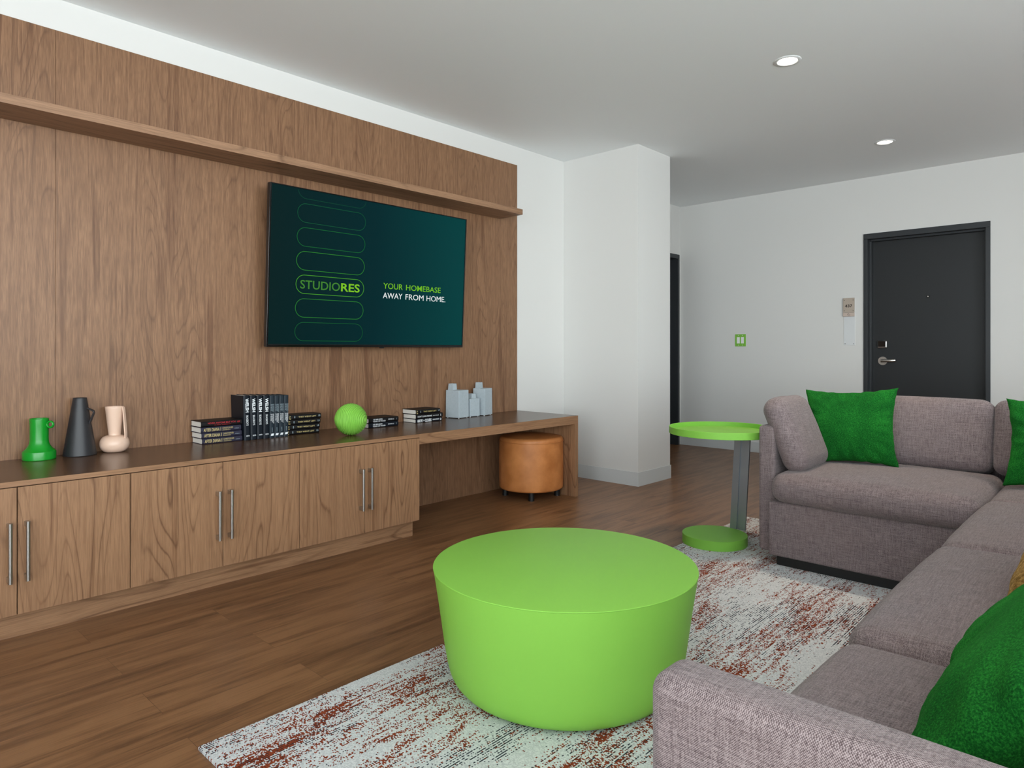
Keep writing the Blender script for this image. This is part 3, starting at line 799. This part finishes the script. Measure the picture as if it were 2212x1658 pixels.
# ------------------------------------------------------------------ ribbed ball
bl = thing('decorative_ball', (2.205, 3.335, ZC), 'lime green sphere covered in wavy raised ribs on the worktop', 'ornament')
b = nb(); R0 = .0865; bmesh.ops.create_uvsphere(b, u_segments=340, v_segments=170, radius=1)
Vd = Vector((-math.cos(YAW), -math.sin(YAW), 0)); Rd = Vector((math.sin(YAW), -math.cos(YAW), 0))
for vtx in b.verts:
    n_ = vtx.co.normalized(); a = n_.dot(Rd); c = n_.z; d = n_.dot(Vd)
    ph = 60 * (a * .92 - .30 * c) + 9.5 * math.sin(2.9 * c + 1.2 * a) + 2 * math.sin(2 * d)
    s = .5 + .5 * math.sin(ph); s = s ** 1.4
    amp = .0050 * (1 - .85 * math.exp(-(((a + .25) / .38) ** 2 + ((c - .25) / .45) ** 2) - (1 - max(d, 0)) * 2))
    vtx.co = n_ * (R0 + .001 + amp * s)
zmin = min(vtx.co.z for vtx in b.verts)
for vtx in b.verts: vtx.co.z -= zmin
obj('ribbed_sphere', b, M_LIME2, bl, smooth=True)

# ------------------------------------------------------------------ concrete vases
def block_vase(label, fx0, fy0, w, d, h, rot, nx, ny, nw, nh):
    # (fx0, fy0) is the front left corner, rot turns the block about it
    r = math.radians(rot); c_, s_ = math.cos(r), math.sin(r)
    cx, cy = fx0 + w / 2 * c_ - d / 2 * s_, fy0 + w / 2 * s_ + d / 2 * c_
    t = thing('block_vase', (cx, cy, ZC), label, 'vase', 'square grey concrete vases', rotz=r)
    b = nb(); box(b, -w / 2, w / 2, -d / 2, d / 2, .004, h, .003, 3)
    for q in b.verts:
        k = 1 - .03 * (q.co.z / h); q.co.x *= k; q.co.y *= k
    obj('body', b, M_CONC, t)
    b = nb(); X, Y, n2 = nx, ny, nw / 2
    for (a0, a1, c0, c1) in ((X - n2, X + n2, Y - n2, Y - n2 + .008), (X - n2, X + n2, Y + n2 - .008, Y + n2), (X - n2, X - n2 + .008, Y - n2 + .008, Y + n2 - .008), (X + n2 - .008, X + n2, Y - n2 + .008, Y + n2 - .008)):
        box(b, a0, a1, c0, c1, h, h + nh)
    for q in b.verts:
        k = 1 - .12 * (q.co.z - h) / nh; q.co.x = X + (q.co.x - X) * k; q.co.y = Y + (q.co.y - Y) * k
    obj('neck', b, M_CONC, t)
    for sx in (-1, 1):
        for sy in (-1, 1):
            b = nb(); fx, fy = sx * (w / 2 - .012), sy * (d / 2 - .012)
            cyl(b, (fx, fy, 0), (fx, fy, .005), .005, 12); obj('foot', b, M_WHITEPL, t)
block_vase('tall grey concrete block vase at the left of the three, nearest the books', 3.257, 3.567, .113, .126, .201, 8, -.018, .030, .046, .046)
block_vase('tall grey concrete block vase at the right of the three, toward the panel edge', 3.526, 3.578, .110, .106, .203, 14, -.022, .018, .042, .044)
block_vase('small grey concrete block vase standing between the two tall ones', 3.385, 3.588, .100, .075, .134, 0, .010, .008, .046, .034)

# ------------------------------------------------------------------ ottoman under the desk
ot = thing('round_stool', (3.816, 3.375, 0), 'tan leather round stool with black feet tucked under the desk', 'stool')
b = nb(); R1 = .240
prof = [(0, .062), (R1 - .018, .062)] + arc(R1 - .016, .078, .016, -90, 0, 5) + [(R1 + .001, .15), (R1 + .002, .25), (R1, .36), (R1 - .001, .418)] + arc(R1 - .026, .425, .025, 0, 80, 6) + [(R1 - .06, .454), (.10, .462), (0, .464)]
lathe(b, prof, 96); obj('seat', b, M_LEATHER, ot, smooth=True, angle=60)
b = nb(); tube(b, [(.2425 * math.cos(2 * PI * i / 96), .2425 * math.sin(2 * PI * i / 96), .4165) for i in range(96)], .0022, 8, closed=True); obj('piping', b, M_LEATHER, ot, smooth=True)
for a in (-138, -48, 42, 132):
    fx, fy = .195 * math.cos(math.radians(a)), .195 * math.sin(math.radians(a))
    b = nb(); cyl(b, (fx, fy, 0), (fx, fy, .063), .022, 24); obj('foot', b, M_BLACK, ot, smooth=True, angle=40)

# ------------------------------------------------------------------ rug
RZ = .010
rg = thing('area_rug', (2.511, .65, 0), 'pale grey rug with rust and navy broken streaks under the sofa and drum table', 'rug')
b = nb(); box(b, .764 - 2.511, 4.258 - 2.511, -.60 - .65, 1.897 - .65, 0, RZ, .002, 2); obj('pile', b, M_RUG, rg)

# ------------------------------------------------------------------ coffee table
ct = thing('drum_coffee_table', (1.774, 1.422, RZ), 'low lime green drum coffee table tapering to a rounded base on the rug', 'coffee table')
zt = .387 - RZ
prof = [(0, 0), (.325, 0)] + [(.345, .004), (.362, .014), (.374, .028), (.383, .048), (.390, .075), (.398, .12), (.418, .26), (.4355, zt - .004)] + arc(.4345, zt - .0025, .0025, 0, 90, 3) + [(0, zt)]
b = nb(); lathe(b, prof, 160); obj('drum', b, M_LIME, ct, smooth=True, angle=35)

# ------------------------------------------------------------------ side table
st = thing('side_table', (3.563, 1.770, RZ), 'lime green round tray side table on a steel post beside the sofa arm', 'side table')
zb = .062 - RZ
b = nb(); lathe(b, [(0, 0), (.176, 0), (.177, .001), (.177, zb - .0015), (.1755, zb), (0, zb)], 128); obj('base', b, M_LIME2, st, smooth=True, angle=35)
TX, TY, TR, TZ = 3.632, 1.760, .2935, .657
ox, oy = TX - 3.563, TY - 1.770; tz = TZ - RZ
b = nb(); lathe(b, [(0, tz - .038), (TR - .001, tz - .038), (TR, tz - .037), (TR, tz - .001), (TR - .001, tz), (TR - .005, tz), (TR - .006, tz - .001), (TR - .006, tz - .026), (0, tz - .026)], 128, ox, oy)
obj('tray_top', b, M_LIME2, st, smooth=True, angle=35)
# leaning post: two bars with a slot between
lx, ly0, ly1 = .175, -.058, -.072
b = nb(); z0, z1 = zb, tz - .038
def slab(b, x0, x1, ya, yb_, yc, yd):
    P = [(x0, ya, z0), (x1, ya, z0), (x1, yb_, z0), (x0, yb_, z0), (x0, yc, z1), (x1, yc, z1), (x1, yd, z1), (x0, yd, z1)]
    V = [b.verts.new(p) for p in P]
    for f in ((0, 1, 2, 3), (4, 5, 6, 7), (0, 1, 5, 4), (1, 2, 6, 5), (2, 3, 7, 6), (3, 0, 4, 7)): b.faces.new([V[i] for i in f])
sh_ = -.030
for a, c, xx in ((-.046, -.007, 0), (.007, .046, 0)):
    slab(b, .166, .178, ly0 + a, ly0 + c, ly0 + a + sh_, ly0 + c + sh_)
slab(b, .174, .182, ly0 - .01, ly0 + .01, ly0 - .01 + sh_, ly0 + .01 + sh_)
obj('post', b, M_DSTEEL, st)

# ------------------------------------------------------------------ sectional sofa
so = thing('sectional_sofa', (2.5, .0, 0), 'large L shaped mauve grey tweed sectional sofa on a black plinth', 'sofa')
SX = 2.5
def sp(name, x0, x1, y0, y1, z0, z1, r, crown=(0, 0, 0), wr=0, seed=0, tilt=None, mat=None, cell=.05):
    c = Vector(((x0 + x1) / 2 - SX, (y0 + y1) / 2, (z0 + z1) / 2))
    M = Matrix.Translation(c)
    if tilt: M = Matrix.Translation(c) @ tilt
    bm = soft(x1 - x0, y1 - y0, z1 - z0, r, crown, cell, wr, seed, M)
    return obj(name, bm, mat or M_TWEED, so, smooth=True, uv=True)
b = nb(); box(b, 3.416 - SX, 4.34 - SX, .44, 1.36, RZ + .0002, .064); box(b, .79 - SX, 4.34 - SX, -.54, .44, RZ + .0002, .064)
obj('plinth', b, M_BLACK, so)
sp('base', 3.385, 4.27, .44, 1.392, .060, .334, .012)
sp('base', .770, 4.27, -.47, .468, .060, .334, .012)
sp('arm', 3.432, 4.38, 1.378, 1.463, .064, .706, .018, (0, .002, .003))
sp('arm', .694, .776, -.57, .434, .064, .718, .026, (.003, 0, .003))
sp('back_frame', 4.27, 4.38, -.58, 1.385, .064, .70, .02)
sp('back_frame', .735, 4.275, -.58, -.47, .064, .70, .02)
# seat cushions
SEAT = [(.784, 1.632, -.24, .500, .456, .020), (1.640, 2.572, -.24, .500, .470, .030), (2.580, 3.470, -.24, .498, .468, .024), (3.478, 4.10, -.24, .492, .462, .012), (3.350, 4.10, .498, 1.374, .478, .026)]
for i, (x0, x1, y0, y1, z1, cr) in enumerate(SEAT):
    cu = sp('seat_cushion', x0, x1, y0, y1, .335, z1, .050 if i < 4 else .058, (.008, .012, cr) if i < 4 else (.022, .006, cr), .003, i * 3.1, cell=.035)
# bottom piping line on the far cushion's front
b = nb(); tube(b, [(3.3505 - .0218 * max(0, 1 - k ** 2) ** .8 * .985 - SX, .936 + .40 * k, .406) for k in [-1 + i / 16 for i in range(33)]], .0011, 6)
obj('seam', b, M_SEAM, so)
# back cushions
tl = Matrix.Rotation(math.radians(13), 4, 'Y')
for (y0, y1, sd) in ((.552, 1.395, 1), (-.31, .546, 2)):
    sp('back_cushion', 4.055, 4.235, y0, y1, .468, .838, .050, (.022, .006, .006), .005, sd * 5.3, tl, cell=.035)
tr = Matrix.Rotation(math.radians(13), 4, 'X')
for (x0, x1, sd) in ((.786, 1.632, 3), (1.640, 2.572, 4), (2.580, 3.470, 5)):
    sp('back_cushion', x0, x1, -.385, -.205, .468, .838, .050, (.006, .022, .006), .005, sd * 5.3, tr, cell=.035)
# bolster leaning on the far arm
M_b = Matrix.Rotation(math.radians(-22), 4, 'X')
sp('arm_cushion', 3.440, 3.83, 1.280, 1.408, .470, .850, .060, (.012, .006, .012), .004, 9.1, M_b, cell=.03)

# ------------------------------------------------------------------ throw pillows
def throw(label, c, w, h, t, up, out, seed, mat, nm='throw_pillow', roll=0):
    up = Vector(up).normalized(); out = Vector(out); out = (out - up * out.dot(up)).normalized(); rt = up.cross(out)
    M3 = Matrix((rt, up, out)).transposed().to_4x4() @ Matrix.Rotation(math.radians(roll), 4, 'Z')
    bm = pillow(w, h, t, seed, M3)
    zmin = min(v.co.z for v in bm.verts)
    o = thing(nm, (c[0], c[1], c[2]), label, 'pillow', 'green throw pillows on the sofa' if mat is M_GFELT else None)
    for v in bm.verts: v.co.z -= zmin
    obj('cover', bm, mat, o, smooth=True)
    return o
throw('square green felt pillow leaning beside the rounded arm cushion of the far sofa section', (3.872, 1.150, .474), .462, .415, .13, (.28, 0, 1), (-1, -.04, .25), 2.1, M_GFELT, roll=4)
throw('dark green felt pillow in the corner of the sofa, cut by the right photo edge', (3.86, .235, .470), .48, .41, .15, (.30, .0, 1), (-1, -.05, .3), 5.7, M_GFELT)
throw('large green felt pillow in the foreground leaning behind the near sofa arm', (1.415, .050, .470), .74, .58, .17, (0, -.75, .66), (0.0, .66, .75), 8.3, M_GFELT)
throw('tan boucle pillow lying on the sofa just beyond the foreground green pillow', (2.14, .045, .478), .58, .54, .18, (0.02, -.72, .70), (0, .70, .72), 11.9, M_BROWN, 'boucle_pillow')

# ------------------------------------------------------------------ wall fittings
sw = thing('light_switch', (XF, 3.197, 1.196), 'double rocker light switch with lime green plate on the far wall', 'light switch')
M_ = Matrix.Translation((-.006, 0, 0)) @ FACEX
obj('cover_plate', box(nb(), -.006, 0, -.060, .060, -.066, .066, .002), M_LIME2, sw)
for y_ in (-.023, .023):
    obj('rocker', box(nb(), -.009, -.005, y_ - .016, y_ + .016, -.034, .034, .0015), M_WHITEPL, sw)
    for z_ in (-.052, .052):
        b = nb(); cyl(b, (-.0055, y_, z_), (-.0075, y_, z_), .0035, 12); obj('screw', b, M_WHITEPL, sw)
sg = thing('room_sign', (XF, 2.095, 1.139), 'small taupe room number plaque reading 437 with clear plate below, beside the door', 'sign')
obj('back_plate', box(nb(), -.004, 0, -.052, .050, 0, .46, .001), M_ACRYL, sg)
pl_ = obj('number_plate', box(nb(), -.022, -.004, -.050, .052, .318, .458, .0015), M_TAUPE, sg)
obj('lower_plate', box(nb(), -.024, -.004, -.050, .052, .278, .316, .0015), M_TAUPE2, sg)
M_ = Matrix.Translation((-.0222, 0, 0)) @ FACEX
text('number', '437', -.034, .032, .366, .395, M_TX_DARK, pl_, M_, .02, .0005)
M_ = Matrix.Translation((-.0243, 0, .297)) @ FACEX
b = nb(); pts = [(.010 * math.cos(a), .010 * math.sin(a)) for a in [math.radians(130 + 280 * i / 24) for i in range(25)]]
tube(b, [M_ @ Vector((p[0], p[1], 0)) for p in pts], .0010, 6); vs_ = [b.verts.new(M_ @ Vector(q)) for q in ((-.008, .0, .0004), (.004, .009, .0004), (-.005, .010, .0004), (-.0095, .005, .0004))]; b.faces.new(vs_)
obj('emblem', b, M_TX_DARK, sg)
for (y_, z_, x_) in ((-.040, .436, -.022), (.040, .436, -.022), (-.040, .334, -.022), (.040, .334, -.022), (-.040, .014, -.004), (.038, .014, -.004)):
    b = nb(); cyl(b, (x_, y_, z_), (x_ - .002, y_, z_), .0034, 12); obj('screw', b, M_SCREW, sg)

# ------------------------------------------------------------------ downlights
def downlight(x, y, label, k=1.0):
    t = thing('recessed_downlight', (x, y, CEIL), label, 'ceiling light', 'recessed ceiling downlights')
    b = nb(); lathe(b, [(.052, -.001), (.056, -.005), (.070, -.0045), (.074, -.001), (.074, 0), (.052, 0)], 64, cap=False); obj('trim_ring', b, M_WHITETRIM, t, smooth=True, angle=40)
    b = nb(); lathe(b, [(0, -.0025), (.054, -.0015), (.054, -.0002), (0, -.0002)], 48); obj('lens', b, M_LENS, t, smooth=True, angle=40)
    l = bpy.data.lights.new('downlight_beam', 'SPOT'); l.energy = DOWNLIGHT_W * k; l.color = (1, .84, .66); l.spot_size = math.radians(92); l.spot_blend = 1.0; l.shadow_soft_size = .085
    o = bpy.data.objects.new('downlight_beam', l); COL.objects.link(o); o.parent = t; o.location = (0, 0, -.02)
downlight(3.884, 1.485, 'round recessed ceiling downlight, the nearer one above the sofa')
downlight(5.934, 1.503, 'round recessed ceiling downlight, the farther one toward the door', .25)
downlight(3.884, -.56, 'round recessed ceiling downlight above the corner of the sofa, outside the picture')
downlight(5.934, -.55, 'round recessed ceiling downlight near the right wall, outside the picture', .25)
downlight(1.834, -.56, 'round recessed ceiling downlight above the near end of the sofa, outside the picture', .5)
bpy.context.view_layer.update()
